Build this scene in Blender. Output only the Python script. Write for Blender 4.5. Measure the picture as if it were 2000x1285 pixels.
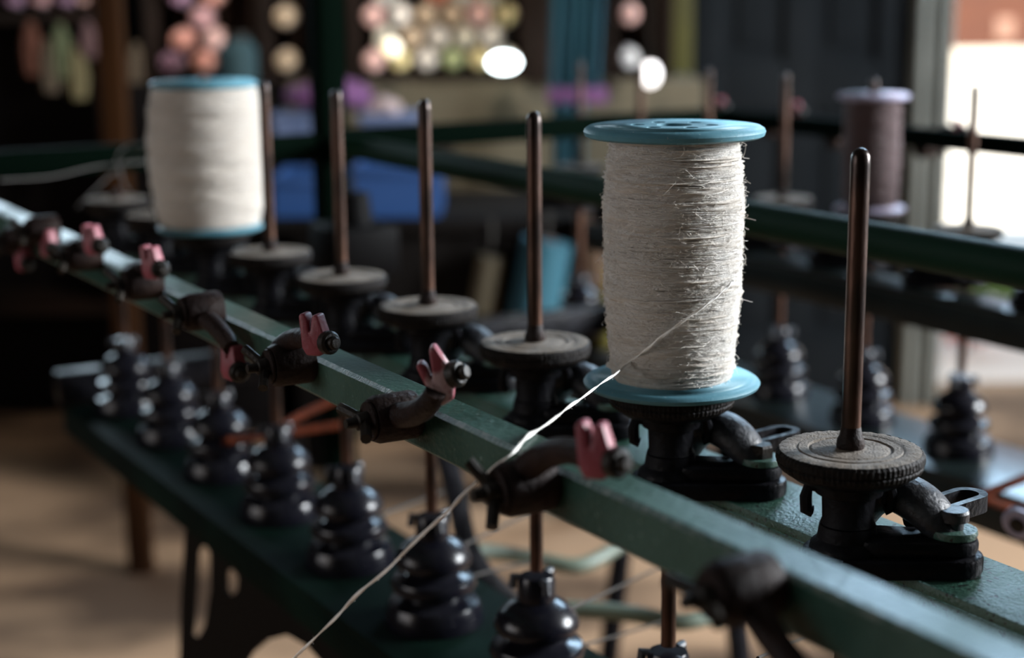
import bpy, bmesh, math, random
from mathutils import Vector, Matrix
random.seed(7)
PI = math.pi
sc = bpy.context.scene
C = sc.collection
for o in list(bpy.data.objects): bpy.data.objects.remove(o)

# ------------------------------------------------------------------ camera
F_PX, PITCH, ROLL, YAW, CAM_H = 3174.86, 0.2052, -0.0088, 0.532, 1.2
_fw, _rt, _up = Vector((0, 1, 0)), Vector((1, 0, 0)), Vector((0, 0, 1))
CF = _fw*math.cos(PITCH) - _up*math.sin(PITCH)
_u2 = _fw*math.sin(PITCH) + _up*math.cos(PITCH)
CR = _rt*math.cos(ROLL) + _u2*math.sin(ROLL)
CU = -_rt*math.sin(ROLL) + _u2*math.cos(ROLL)
EYE = Vector((0, 0, CAM_H))
cd = bpy.data.cameras.new('camera'); cam = bpy.data.objects.new('camera', cd); C.objects.link(cam)
m3 = Matrix((CR, CU, -CF)).transposed()
cam.matrix_world = Matrix.Translation(EYE) @ m3.to_4x4()
cd.sensor_width = 36; cd.lens = F_PX*36/2000; cd.clip_start = .05; cd.clip_end = 200
cd.dof.use_dof = True; cd.dof.focus_distance = .90; cd.dof.aperture_fstop = 4.3
sc.camera = cam
sc.view_settings.view_transform = 'Standard'; sc.view_settings.look = 'None'
sc.view_settings.gamma = 1; sc.view_settings.use_curve_mapping = False
sc.view_settings.exposure = 1.0
sc.cycles.use_denoising = True
sc.cycles.max_bounces = 6; sc.cycles.diffuse_bounces = 3; sc.cycles.glossy_bounces = 3
sc.cycles.sample_clamp_indirect = 4

# ------------------------------------------------------------------ sky, sun, window daylight, added left fill
w = bpy.data.worlds.new('world'); sc.world = w; w.use_nodes = True
bg = w.node_tree.nodes['Background']; bg.inputs[0].default_value = (.62, .78, 1, 1); bg.inputs[1].default_value = 1.1
def light(name, kind, energy, color, loc, target, size=None, sy=None, spread=None):
    l = bpy.data.lights.new(name, kind); l.energy = energy; l.color = color
    if size: l.shape = 'RECTANGLE'; l.size = size; l.size_y = sy or size
    if spread: l.spread = math.radians(spread)
    o = bpy.data.objects.new(name, l); C.objects.link(o); o.location = loc
    o.rotation_euler = (Vector(target)-Vector(loc)).to_track_quat('-Z', 'Y').to_euler()
    return o, l
sun, sl = light('sun', 'SUN', 8.0, (1, .93, .82), (6, 8, 12), (4.2, 16, 0)); sl.angle = math.radians(1)
light('daylight_side_window', 'AREA', 195, (.92, .96, 1), (3.2, 1.65, 1.85), (0, 1.3, 1.0), 1.2, 1.0)
light('daylight_transom_window', 'AREA', 42, (.52, .76, 1), (1.5, 4.66, 2.5), (.3, 1.2, .9), 1.5, .5)
light('daylight_back_window', 'AREA', 13, (.68, .87, 1), (-1.65, 4.66, 1.65), (-.2, 1.2, .9), 1.1, .55)
light('warm_left_fill', 'AREA', 11, (1, .80, .63), (-3.2, .1, 1.6), (0, 1.2, 1.0), 2.1, 1.3)  # added warm fill at an unseen left opening, lifts the spools' left sides

# ------------------------------------------------------------------ helpers
def M(u, v, z): return Vector((-u*math.sin(YAW)+v*math.cos(YAW), u*math.cos(YAW)+v*math.sin(YAW), z))
def ray(px, py): return CF + CR*((px-1000)/F_PX) + CU*((642.5-py)/F_PX)
def at_y(px, py, Y): r = ray(px, py); return EYE + r*(Y/r.y)
def at_d(px, py, d): return EYE + ray(px, py)*d
def at_v(px, py, v):            # pixel measured on the vertical plane at lateral offset v of the machine -> (u, z)
    r = ray(px, py); ru = -r.x*math.sin(YAW)+r.y*math.cos(YAW); rv = r.x*math.cos(YAW)+r.y*math.sin(YAW)
    t = v/rv; return (ru*t, CAM_H+r.z*t)
def at_z(px, py, z): r = ray(px, py); return EYE + r*((z-CAM_H)/r.z)

def BM(): return bmesh.new()
def box(bm, x0, x1, y0, y1, z0, z1, bev=0.0):
    vs = [bm.verts.new((x, y, z)) for x in (x0, x1) for y in (y0, y1) for z in (z0, z1)]
    fs = [bm.faces.new([vs[i] for i in f]) for f in ((0,1,3,2),(4,6,7,5),(0,4,5,1),(2,3,7,6),(0,2,6,4),(1,5,7,3))]
    if bev:
        es = list({e for f in fs for e in f.edges})
        bmesh.ops.bevel(bm, geom=es, offset=bev, segments=2, affect='EDGES', profile=.5)
    return bm
def lathe(bm, prof, seg=32, c=(0,0,0), mod=None, axis='z', rot=None):
    rings = []
    for k, (r, z) in enumerate(prof):
        if r < 1e-6:
            p = Vector((0, 0, z)); p = rot @ p if rot else p
            rings.append([bm.verts.new(p+Vector(c))]); continue
        ring = []
        for i in range(seg):
            a = 2*PI*i/seg
            rr, zz = (r, z) if mod is None else mod(k, a, r, z)
            p = Vector((rr*math.cos(a), rr*math.sin(a), zz)); p = rot @ p if rot else p
            ring.append(bm.verts.new(p+Vector(c)))
        rings.append(ring)
    for a, b in zip(rings, rings[1:]):
        n = max(len(a), len(b))
        for i in range(n):
            j = (i+1) % n
            if len(a) == 1 and len(b) == 1: break
            if len(a) == 1: bm.faces.new((a[0], b[j], b[i]))
            elif len(b) == 1: bm.faces.new((a[i], a[j], b[0]))
            else: bm.faces.new((a[i], a[j], b[j], b[i]))
    return bm
def cyl(bm, p0, p1, r, seg=16, r1=None, cap=True):
    p0, p1 = Vector(p0), Vector(p1); d = p1-p0; L = d.length
    rot = d.to_track_quat('Z', 'Y').to_matrix(); r1 = r if r1 is None else r1
    prof = ([(0, 0)] if cap else []) + [(r, 0), (r1, L)] + ([(0, L)] if cap else [])
    return lathe(bm, prof, seg, p0, rot=rot)
def tube(bm, pts, r, seg=8, rf=None, flat=1.0, closed=False):
    pts = [Vector(p) for p in pts]; n = len(pts); rings = []; up = Vector((0, 0, 1)); last = None
    for i, p in enumerate(pts):
        if closed: t = pts[(i+1) % n]-pts[i-1]
        else: t = pts[min(i+1, n-1)]-pts[max(i-1, 0)]
        t.normalize()
        if last is None:
            a = up if abs(t.dot(up)) < .95 else Vector((1, 0, 0)); s = t.cross(a).normalized()
        else: s = (last - t*last.dot(t)).normalized()
        last = s; b = s.cross(t)
        rr = r if rf is None else r*rf(i/(n-1))
        rings.append([bm.verts.new(p + s*rr*math.cos(2*PI*k/seg) + b*rr*flat*math.sin(2*PI*k/seg)) for k in range(seg)])
    m = n if closed else n-1
    for i in range(m):
        a, b2 = rings[i], rings[(i+1) % n]
        for k in range(seg): bm.faces.new((a[k], a[(k+1) % seg], b2[(k+1) % seg], b2[k]))
    if not closed:
        bm.faces.new(list(reversed(rings[0]))); bm.faces.new(rings[-1])
    return bm
def smooth_path(pts, n=6):
    pts = [Vector(p) for p in pts]; P = [pts[0]*2-pts[1]]+pts+[pts[-1]*2-pts[-2]]; out = []
    for i in range(1, len(P)-2):
        for k in range(n):
            t = k/n; a, b, c, d = P[i-1:i+3]
            out.append(.5*((2*b)+(c-a)*t+(2*a-5*b+4*c-d)*t*t+(-a+3*b-3*c+d)*t**3))
    return out+[pts[-1]]
def prism(bm, outline, h, f, bev=0.0):      # outline of 2-D points, f(a, b, w) -> 3-D, w = 0 .. h
    lo = [bm.verts.new(f(a, b, 0)) for a, b in outline]; hi = [bm.verts.new(f(a, b, h)) for a, b in outline]
    n = len(lo); fs = [bm.faces.new(lo), bm.faces.new(list(reversed(hi)))]
    for i in range(n): fs.append(bm.faces.new((lo[i], hi[i], hi[(i+1) % n], lo[(i+1) % n])))
    bmesh.ops.recalc_face_normals(bm, faces=fs)
    if bev: bmesh.ops.bevel(bm, geom=list({e for q in fs for e in q.edges}), offset=bev, segments=2, affect='EDGES', profile=.5)
    return bm
def holed_plate(bm, outer, holes, z0, z1):  # flat plate with real holes; loops of (x, y)
    es = []
    for lp in [outer]+holes:
        vs = [bm.verts.new((x, y, z0)) for x, y in lp]
        es += [bm.edges.new((vs[i], vs[(i+1) % len(vs)])) for i in range(len(vs))]
    g = bmesh.ops.triangle_fill(bm, edges=es, use_beauty=True)
    fs = [x for x in g['geom'] if isinstance(x, bmesh.types.BMFace)]
    e = bmesh.ops.extrude_face_region(bm, geom=fs)
    bmesh.ops.translate(bm, verts=[x for x in e['geom'] if isinstance(x, bmesh.types.BMVert)], vec=(0, 0, z1-z0))
    bmesh.ops.recalc_face_normals(bm, faces=bm.faces)
    return bm
def circ(cx, cy, r, n=24, a0=0): return [(cx+r*math.cos(2*PI*i/n+a0), cy+r*math.sin(2*PI*i/n+a0)) for i in range(n)]
def mesh(name, bm, mat, sharp=35, flat=False):
    me = bpy.data.meshes.new(name); bm.normal_update(); bm.to_mesh(me); bm.free()
    if mat: me.materials.append(mat)
    if not flat:
        me.polygons.foreach_set('use_smooth', [True]*len(me.polygons)); me.set_sharp_from_angle(angle=math.radians(sharp))
    return me
def put(name, me, parent=None, loc=None, rz=None, kind=None, label=None):
    if isinstance(me, tuple): me = mesh(name, *me)
    o = bpy.data.objects.new(name, me); C.objects.link(o); o.parent = parent
    if loc is not None: o.location = loc
    if rz is not None: o.rotation_euler = (0, 0, rz)
    if kind: o['kind'] = kind
    if label: o['label'] = label
    return o
def tag(o, label, cat, group=None):
    o['label'] = label; o['category'] = cat
    if group: o['group'] = group
    return o
def thing(name, label, cat, loc=(0,0,0), rz=0, group=None):
    o = bpy.data.objects.new(name, None); C.objects.link(o); o.location = loc; o.rotation_euler = (0, 0, rz)
    o.empty_display_size = .05
    return tag(o, label, cat, group)
def recenter(o):
    return o

# ------------------------------------------------------------------ materials
def mat(name, col, rough=.5, metal=0, col2=None, scale=20, detail=6, bump=0, bscale=60, stretch=None, rvar=0, lo=.4, hi=.65,
        spec=.5, sheen=0, emit=None, speck=None, speck_scale=300, speck_lo=.62, off=None):
    m = bpy.data.materials.new(name); m.use_nodes = True; nt = m.node_tree; N = nt.nodes; L = nt.links
    b = N['Principled BSDF']; b.inputs['Base Color'].default_value = (*col, 1); b.inputs['Roughness'].default_value = rough
    b.inputs['Metallic'].default_value = metal; b.inputs['Specular IOR Level'].default_value = spec
    if sheen: b.inputs['Sheen Weight'].default_value = sheen; b.inputs['Sheen Roughness'].default_value = .6
    if emit: b.inputs['Emission Color'].default_value = (*emit[0], 1); b.inputs['Emission Strength'].default_value = emit[1]
    tc = N.new('ShaderNodeTexCoord'); vec = tc.outputs['Object']
    if stretch:
        mp = N.new('ShaderNodeMapping'); mp.inputs['Scale'].default_value = stretch; mp.inputs['Location'].default_value = (*off, 0) if off else (0, 0, 0); L.new(vec, mp.inputs[0]); vec = mp.outputs[0]
    out = None
    if col2:
        n = N.new('ShaderNodeTexNoise'); n.inputs['Scale'].default_value = scale; n.inputs['Detail'].default_value = detail; L.new(vec, n.inputs['Vector'])
        r = N.new('ShaderNodeMapRange'); r.inputs['From Min'].default_value = lo; r.inputs['From Max'].default_value = hi; L.new(n.outputs['Fac'], r.inputs['Value'])
        x = N.new('ShaderNodeMix'); x.data_type = 'RGBA'; x.inputs['A'].default_value = (*col, 1); x.inputs['B'].default_value = (*col2, 1)
        L.new(r.outputs[0], x.inputs['Factor']); out = x.outputs['Result']
        if rvar:
            r2 = N.new('ShaderNodeMapRange'); r2.inputs['To Min'].default_value = rough; r2.inputs['To Max'].default_value = min(1, rough+rvar)
            r2.inputs['From Min'].default_value = lo; r2.inputs['From Max'].default_value = hi
            L.new(n.outputs['Fac'], r2.inputs['Value']); L.new(r2.outputs[0], b.inputs['Roughness'])
    if speck:
        n = N.new('ShaderNodeTexNoise'); n.inputs['Scale'].default_value = speck_scale; n.inputs['Detail'].default_value = 2; L.new(vec, n.inputs['Vector'])
        r = N.new('ShaderNodeMapRange'); r.inputs['From Min'].default_value = speck_lo; r.inputs['From Max'].default_value = speck_lo+.04; L.new(n.outputs['Fac'], r.inputs['Value'])
        x = N.new('ShaderNodeMix'); x.data_type = 'RGBA'; x.inputs['B'].default_value = (*speck, 1)
        if out: L.new(out, x.inputs['A'])
        else: x.inputs['A'].default_value = (*col, 1)
        L.new(r.outputs[0], x.inputs['Factor']); out = x.outputs['Result']
    if out: L.new(out, b.inputs['Base Color'])
    if bump:
        n = N.new('ShaderNodeTexNoise'); n.inputs['Scale'].default_value = bscale; n.inputs['Detail'].default_value = 5; L.new(vec, n.inputs['Vector'])
        bp = N.new('ShaderNodeBump'); bp.inputs['Strength'].default_value = bump; bp.inputs['Distance'].default_value = .002
        L.new(n.outputs['Fac'], bp.inputs['Height']); L.new(bp.outputs[0], b.inputs['Normal'])
    return m
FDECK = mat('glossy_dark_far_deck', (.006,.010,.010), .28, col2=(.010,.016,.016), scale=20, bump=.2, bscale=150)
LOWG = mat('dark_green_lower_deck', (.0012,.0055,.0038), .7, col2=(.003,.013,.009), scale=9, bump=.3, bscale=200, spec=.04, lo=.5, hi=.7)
WORN = mat('worn_edge_paint', (.035,.08,.06), .35, col2=(.22,.24,.21), scale=240, detail=5, bump=.3, bscale=600, lo=.45, hi=.75)
SOOT = mat('soot_black_casting', (.0022,.0020,.0022), .6, spec=.08, bump=.3, bscale=150)
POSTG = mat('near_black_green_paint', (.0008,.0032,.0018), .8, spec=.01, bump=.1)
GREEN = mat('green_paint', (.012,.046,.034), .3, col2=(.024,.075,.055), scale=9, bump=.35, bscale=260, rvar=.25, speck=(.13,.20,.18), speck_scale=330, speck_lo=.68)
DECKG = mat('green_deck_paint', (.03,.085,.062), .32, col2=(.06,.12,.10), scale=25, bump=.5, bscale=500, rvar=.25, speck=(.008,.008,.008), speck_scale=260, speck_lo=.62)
TUBEG = mat('green_tube_paint', (.003,.018,.009), .55, spec=.10, bump=.15, bscale=200)
BLACK = mat('oily_black_iron', (.004,.004,.005), .3, col2=(.010,.010,.013), scale=40, bump=.4, bscale=220, rvar=.25, spec=.09)
PULLEY = mat('glossy_black_pulley', (.004,.004,.007), .16, col2=(.009,.009,.012), scale=30, bump=.12, bscale=120, rvar=.12, spec=.3)
IRON = mat('dusty_cast_iron', (.012,.013,.017), .4, col2=(.04,.045,.055), scale=60, bump=.4, bscale=350, rvar=.2)
RUST = mat('rusty_brown_iron', (.009,.005,.0045), .5, col2=(.024,.013,.010), scale=45, bump=.6, bscale=300, rvar=.2, spec=.15)
ROD = mat('rusted_steel_rod', (.024,.015,.012), .3, .7, col2=(.13,.06,.036), scale=35, stretch=(1,1,.25), bump=.15, bscale=300, rvar=.2)
PAD = mat('worn_dusty_pad', (.12,.095,.07), .8, col2=(.19,.165,.14), scale=28, bump=.5, bscale=700, speck=(.03,.022,.018), speck_scale=320, speck_lo=.66)
PADRIM = mat('dark_pad_rim', (.005,.004,.004), .6, col2=(.014,.011,.010), scale=120, bump=.6, bscale=400, spec=.15)
TEAL = mat('teal_flange', (.075,.21,.27), .5, spec=.25, col2=(.11,.26,.32), scale=30, bump=.12, bscale=400, speck=(.25,.33,.36), speck_scale=500, speck_lo=.70)
STRAND = mat('cream_wool_strands', (.80,.75,.68), .95, col2=(.90,.87,.82), scale=70, stretch=(1,1,6), bump=1, bscale=700, sheen=.4, spec=.1)
WOOL = mat('cream_wool', (.72,.65,.56), .95, col2=(.84,.78,.70), scale=60, stretch=(1,1,8), bump=1, bscale=500, sheen=.4, spec=.1)
FUZZ = mat('wool_fuzz', (.80,.76,.70), .9, spec=.1, sheen=.3)
YARN = mat('cream_yarn_strand', (.95,.94,.90), .8, bump=.2, bscale=900, spec=.2)
PINK = mat('pink_ceramic', (.19,.028,.045), .5, col2=(.24,.045,.065), scale=80, bump=.2, bscale=500, speck=(.12,.03,.04), speck_scale=260, speck_lo=.70)
NUT = mat('grimy_nut', (.007,.006,.005), .45, 0, col2=(.022,.018,.014), scale=120, bump=.25, bscale=400, spec=.2)
MAROON = mat('maroon_yarn', (.05,.008,.010), .85, stretch=(1,1,8), bump=1, bscale=400, sheen=.3, spec=.2)
LILAC = mat('lilac_grey_flange', (.30,.28,.38), .3, bump=.1)
CORD = mat('dark_cord', (.03,.025,.02), .8)
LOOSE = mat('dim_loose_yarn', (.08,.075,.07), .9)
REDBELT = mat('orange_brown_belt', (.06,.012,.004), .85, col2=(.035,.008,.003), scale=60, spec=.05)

# ------------------------------------------------------------------ the room
def struct(name, bm, m, parent=None, loc=None, flat=False):
    return put(name, mesh(name, bm, m, flat=flat), parent, loc, kind='structure')
FLOOR = mat('brown_earthen_floor', (.36,.225,.135), .9, col2=(.072,.044,.028), scale=1.1, detail=5, stretch=(.9,1.5,1), spec=.1, off=(3,1), lo=.44, hi=.58, bump=.2, bscale=30)  # earth stains, shifted so the dark ones stand for shade at left
BEIGE = mat('beige_plaster', (.085,.070,.043), .9, col2=(.065,.055,.033), scale=3)
DARKW = mat('dark_wall', (.018,.015,.013), .9, spec=.1)
CEIL = mat('sooty_ceiling', (.06,.055,.05), .9)
X0, X1, Y0, Y1, ZC = -3.3, 3.3, -2.5, 4.7, 3.0
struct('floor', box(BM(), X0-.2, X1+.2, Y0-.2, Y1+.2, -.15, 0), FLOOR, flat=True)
struct('ceiling', box(BM(), X0-.2, X1+.2, Y0-.2, Y1+.2, ZC, ZC+.15), CEIL, flat=True)
def wall_with_hole(name, axis, p, t, a0, a1, holes, m):
    bm = BM(); xs = sorted({a0, a1, *[h[0] for h in holes], *[h[1] for h in holes]})
    for s, e in zip(xs, xs[1:]):
        zz = [0]; hs = sorted([h for h in holes if h[0] <= s+1e-6 and h[1] >= e-1e-6], key=lambda h: h[2])
        spans = []; z = 0
        for h in hs:
            if h[2] > z: spans.append((z, h[2]))
            z = h[3]
        if z < ZC: spans.append((z, ZC))
        for z0, z1 in spans:
            if axis == 'x': box(bm, p, p+t, s, e, z0, z1)
            else: box(bm, s, e, p, p+t, z0, z1)
    return struct(name, bm, m, flat=True)
DX0, DX1 = at_y(1838, 300, 4.7).x, 2.35            # the open doorway
wall_with_hole('wall_back', 'y', Y1, .15, X0, X1, [(at_y(1352, 300, 4.66).x+.02, DX1, 0, 2.05), (.75, 2.25, 2.25, 2.75), (-2.2, -1.1, 1.36, 1.94)], DARKW)
wall_with_hole('wall_right', 'x', X1, .15, Y0, Y1, [(1.05, 2.25, 1.3, 2.4)], DARKW)
wall_with_hole('wall_left', 'x', X0-.15, .15, Y0, Y1, [(-1.0, 1.2, .9, 2.3)], DARKW)  # unseen opening, sized for the added warm fill
wall_with_hole('wall_front', 'y', Y0-.15, .15, X0, X1, [], DARKW)
FRAMEW = mat('pale_door_frame_paint', (.20,.21,.19), .7, col2=(.15,.16,.145), scale=6)
DOORG = mat('blue_grey_door_paint', (.0085,.0105,.0125), .9, col2=(.0115,.0135,.0155), scale=4, spec=.06)
GLASS = mat('window_bars_paint', (.3,.3,.28), .6)
for n, (kind, p, a0, a1, z0, z1) in enumerate([('x', X1, 1.05, 2.25, 1.3, 2.4), ('x', X0-.15, -1.0, 1.2, .9, 2.3), ('y', Y1+.05, .75, 2.25, 2.25, 2.75), ('y', Y1+.05, -2.2, -1.1, 1.36, 1.94)]):
    bm = BM()
    def bb(a, b, c, d):
        if kind == 'x': box(bm, p+.09, p+.13, a, b, c, d) if p > 0 else box(bm, p+.02, p+.06, a, b, c, d)
        else: box(bm, a, b, p+.02, p+.06, c, d)
    bb(a0, a1, z0, z0+.05); bb(a0, a1, z1-.05, z1); bb(a0, a0+.05, z0+.05, z1-.05); bb(a1-.05, a1, z0+.05, z1-.05)
    bb((a0+a1)/2-.02, (a0+a1)/2+.02, z0+.05, z1-.05)
    struct('window_%d' % (n+1), bm, GLASS, flat=True)

# door leaf, standing in the wall opening beside the doorway: stiles, rails and panels
dl, dr = at_y(1352, 300, 4.66).x, at_y(1768, 300, 4.66).x
bm = BM(); W = dr-dl; ya, yb = 4.66, 4.70
door = put('door_1', mesh('door_1', box(bm, dl, dr, 4.685, 4.705, .01, 2.05), DOORG, flat=True), kind='structure')
mw = .09
for x0 in (dl, dl+W/2-mw/2, dr-mw): put('stile', mesh('stile', box(BM(), x0, x0+mw, ya, 4.685, .01, 2.05, .004), DOORG), door)
for z0, z1 in ((.01,.2), (.86,1.0), (1.93,2.05)):
    for k in (0, 1):
        xa = dl+mw if k == 0 else dl+W/2+mw/2; xb = dl+W/2-mw/2 if k == 0 else dr-mw
        put('cross_rail', mesh('cross_rail', box(BM(), xa, xb, ya+.003, 4.685, z0, z1, .003), DOORG), door)
for z0, z1 in ((.24,.82), (1.04,1.89)):
    for k in (0, 1):
        xa = dl+mw if k == 0 else dl+W/2+mw/2; xb = dl+W/2-mw/2 if k == 0 else dr-mw
        put('panel', mesh('panel', box(BM(), xa+.035, xb-.035, 4.672, 4.685, z0, z1, .006), DOORG), door)
# the door frame between leaf and opening, with its moulded edges
px0 = dr+.004; pw = DX0-px0
bm = BM(); box(bm, px0, px0+pw, 4.62, 4.84, 0, 2.1, .004)
trim = struct('trim_1', bm, FRAMEW)
for k, (a, b) in enumerate([(.06,.3), (.45,.6), (.74,.96)]):
    put('moulding', mesh('moulding', box(BM(), px0+pw*a, px0+pw*b, 4.595, 4.62, 0, 2.1, .008), FRAMEW), trim)
OLIVE = mat('olive_yellow_paint', (.07,.065,.006), .7, col2=(.055,.05,.006), scale=8)
struct('trim_2', box(BM(), at_y(1306, 100, 4.64).x, at_y(1350, 100, 4.64).x, 4.6, 4.7, 0.93, 2.3, .004), OLIVE)
struct('trim_3', box(BM(), at_y(1306, 100, 4.64).x, at_y(1350, 100, 4.64).x, 4.61, 4.7, 0, .93, .004), BEIGE)
# low beige wall below the yarn racks
zt = at_y(1000, 158, 4.3).z
struct('wall_low', box(BM(), at_y(560, 200, 4.3).x, dl-.01, 4.3, 4.6, 0, zt, .01), BEIGE)

# ------------------------------------------------------------------ outside the doorway
SAND = mat('pale_concrete_yard', (.62,.58,.50), .9, col2=(.55,.50,.42), scale=1.2)
SHADE = mat('sandy_porch_ground', (.85,.70,.58), .9, col2=(.78,.64,.52), scale=3)
TERRA = mat('terracotta_house_wall', (.085,.026,.011), .85, col2=(.07,.021,.010), scale=2)
struct('ground', box(BM(), -30, 40, 6.6, 60, -.2, -.02), SAND, flat=True)
struct('porch_floor', box(BM(), -3, 8, 4.9, 6.6, -.2, -.01), SHADE, flat=True)
TILE = mat('porch_roof_boards', (.12,.09,.07), .9)
struct('roof', box(BM(), -3.5, 8, 4.85, 6.6, 2.4, 2.5), TILE, flat=True)
hy = 26.0; zb = at_y(1920, 96, hy).z
house = thing('terracotta_house', 'terracotta walled house beyond the bright yard outside the doorway', 'house', (6.6+.5, hy, 0))
put('wall', mesh('wall', box(BM(), -5, 9, 0, .3, max(zb, 0)-.02, 4.2), TERRA, flat=True), house)
put('base_wall', mesh('base_wall', box(BM(), -5, 9, -.08, .3, -.02, max(zb, 0)+.0), SAND, flat=True), house)
WIN = mat('pale_shutter', (.25,.14,.10), .8)
p = at_y(1962, 60, hy); put('window', mesh('window', box(BM(), p.x-7.1-.14, p.x-7.1+.14, -.04, 0, p.z-.16, p.z+.2, .02), WIN), house)
put('roof', mesh('roof', box(BM(), -5.4, 9.4, -.8, .6, 4.2, 4.35), TERRA, flat=True), house)
LEAF = [mat('leaf_green', (.12,.20,.04), .6), mat('leaf_red', (.45,.10,.06), .6)]
def bush(name, px, py, Y, r, m, label, cat):
    p = at_y(px, py, Y); t = thing(name, label, cat, (p.x, Y, 0 if Y < 6.6 else -.02))
    bm = BM()
    for k in range(150):
        th, ph = random.uniform(0, 2*PI), random.uniform(.05, 1.5); R = r*random.uniform(.4, 1)
        c = Vector((R*math.cos(th)*math.sin(ph), R*math.sin(th)*math.sin(ph), .04+R*math.cos(ph)*.9)); s = .03
        a = Vector((random.gauss(0,1), random.gauss(0,1), random.gauss(0,1))).normalized()*s; b = a.cross(Vector((random.random(), 1, random.random()))).normalized()*s*.5
        bm.faces.new([bm.verts.new(c+q) for q in (-a, -b, a, b)])
    put('foliage', mesh('foliage', bm, m, flat=True), t, kind='stuff')
    put('stem', mesh('stem', cyl(BM(), (0,0,0), (0,0,r*.6), .008, 6), RUST), t)
bush('low_shrub', 1850, 655, 5.9, .17, LEAF[0], 'small green shrub outside the doorway by the pale door frame', 'shrub')
bush('flowering_plant', 1893, 662, 5.35, .09, LEAF[1], 'small red-leaved plant just right of the green shrub outside', 'plant')
bush('low_shrub', 1955, 650, 6.1, .11, LEAF[0], 'smaller green shrub at the far right end outside', 'shrub')

# ------------------------------------------------------------------ yarn racks at the back wall
WOOD = mat('dark_rack_wood', (.012,.008,.006), .8, col2=(.02,.012,.009), scale=8, stretch=(1,1,.2), spec=.08)
BROWN = mat('brown_post_wood', (.026,.010,.003), .85, col2=(.013,.005,.002), scale=10, stretch=(1,1,.15), spec=.05)
PAL = {'cream': (.80,.74,.58), 'blush pink': (.78,.46,.40), 'salmon': (.72,.30,.22), 'pale lime': (.52,.60,.28), 'lilac': (.30,.24,.45),
       'ivory': (.85,.78,.68), 'rust orange': (.55,.17,.08), 'dusty rose': (.58,.30,.30), 'butter yellow': (.80,.66,.30), 'mauve': (.35,.18,.28), 'tan': (.50,.36,.22), 'off-white': (.85,.85,.84)}
YM = {k: mat('yarn_'+k.replace(' ', '_').replace('-', '_'), v, .6, bump=.5, bscale=300, sheen=.3) for k, v in PAL.items()}
TUBEM = mat('card_tube', (.05,.035,.03), .8)
def cone_meshes(key):
    bm = BM(); n = 20; rot = Vector((0, -1, 0)).to_track_quat('Z', 'Y').to_matrix()
    lathe(bm, [(.006, .001), (.024, .0), (.0295, .003), (.031, .012), (.027, .07), (.020, .088), (.006, .09)][::-1], n, rot=rot, c=(0, .09, 0))
    return mesh('yarn_body', bm, YM[key])
CM = {k: cone_meshes(k) for k in PAL}
TM = mesh('core_tube', lathe(BM(), [(.0, -.012), (.0055, -.012), (.006, .1), (0, .1)], 12, rot=Vector((0, 1, 0)).to_track_quat('Z', 'Y').to_matrix()), TUBEM)
ORD = ['bottom', 'second', 'third', 'fourth', 'fifth', 'top']
NTH = ['first','second','third','fourth','fifth','sixth','seventh','eighth','ninth','tenth','eleventh','twelfth']
def rack(px0, px1, Y, name, label, bay, keys, pitch=.064, rows=5, skip=0, zbase=None, shade=0):
    xa, xb = at_y(px0, 90, Y).x, at_y(px1, 90, Y).x
    z0 = zt+.02 if zbase is None else zbase
    t = thing(name, label, 'rack', ((xa+xb)/2, Y, z0)); h = (xb-xa)/2; H = rows*pitch*.9+.16
    for s in (-1, 1): put('side_board', mesh('side_board', box(BM(), s*h-.012, s*h+.012, 0, .16, -.018, H, .003), WOOD), t)
    put('bottom_shelf', mesh('bottom_shelf', box(BM(), -h+.012, h-.012, 0, .16, -.018, 0, .002), WOOD), t)
    put('back_board', mesh('back_board', box(BM(), -h+.012, h-.012, .15, .16, 0, H, .002), WOOD), t)
    n = int((2*h-.03)/pitch)
    for r in range(rows):
        off = (r % 2)*pitch/2; nn = n-(r % 2)
        for c in range(nn):
            if random.random() < skip: continue
            k = random.choice(keys); x = -h+.012+pitch*.55+off+c*pitch*((2*h-.03)/(n*pitch))
            o = thing('yarn_spool', f'{k} spool end, {NTH[c]} from left, {ORD[r]} row, {bay}', 'yarn spool',
                      (t.location.x+x, Y+.012+random.uniform(0,.025), z0+.0325+r*pitch*.91), group='yarn spools in '+bay)
            put('yarn_body', CM[k], o); put('core_tube', TM, o)
rack(690, 1028, 4.32, 'yarn_rack', 'dark wooden rack packed with yarn spool ends right of the green post', 'middle rack',
     ['cream','ivory','blush pink','ivory','dusty rose','tan','pale lime','off-white','rust orange','cream','butter yellow'], skip=.08)
rack(1196, 1306, 4.34, 'yarn_rack', 'narrow dark rack of pinkish yarn spools between teal cloth and olive post', 'narrow right rack',
     ['blush pink','dusty rose','ivory','salmon','off-white','lilac','blush pink'], skip=.1)
rack(516, 628, 4.34, 'yarn_rack', 'narrow dark rack of muted yarn spools left of the green post', 'rack left of green post',
     ['tan','dusty rose','tan','blush pink','mauve'], skip=.3)
rack(290, 498, 4.36, 'yarn_rack', 'dark shadowed rack with pink and salmon yarn spools above the left white spool', 'rack above left white spool',
     ['salmon','blush pink','salmon','mauve','tan','dusty rose','lilac','pale lime'], skip=.35, zbase=zt+.02)
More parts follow.
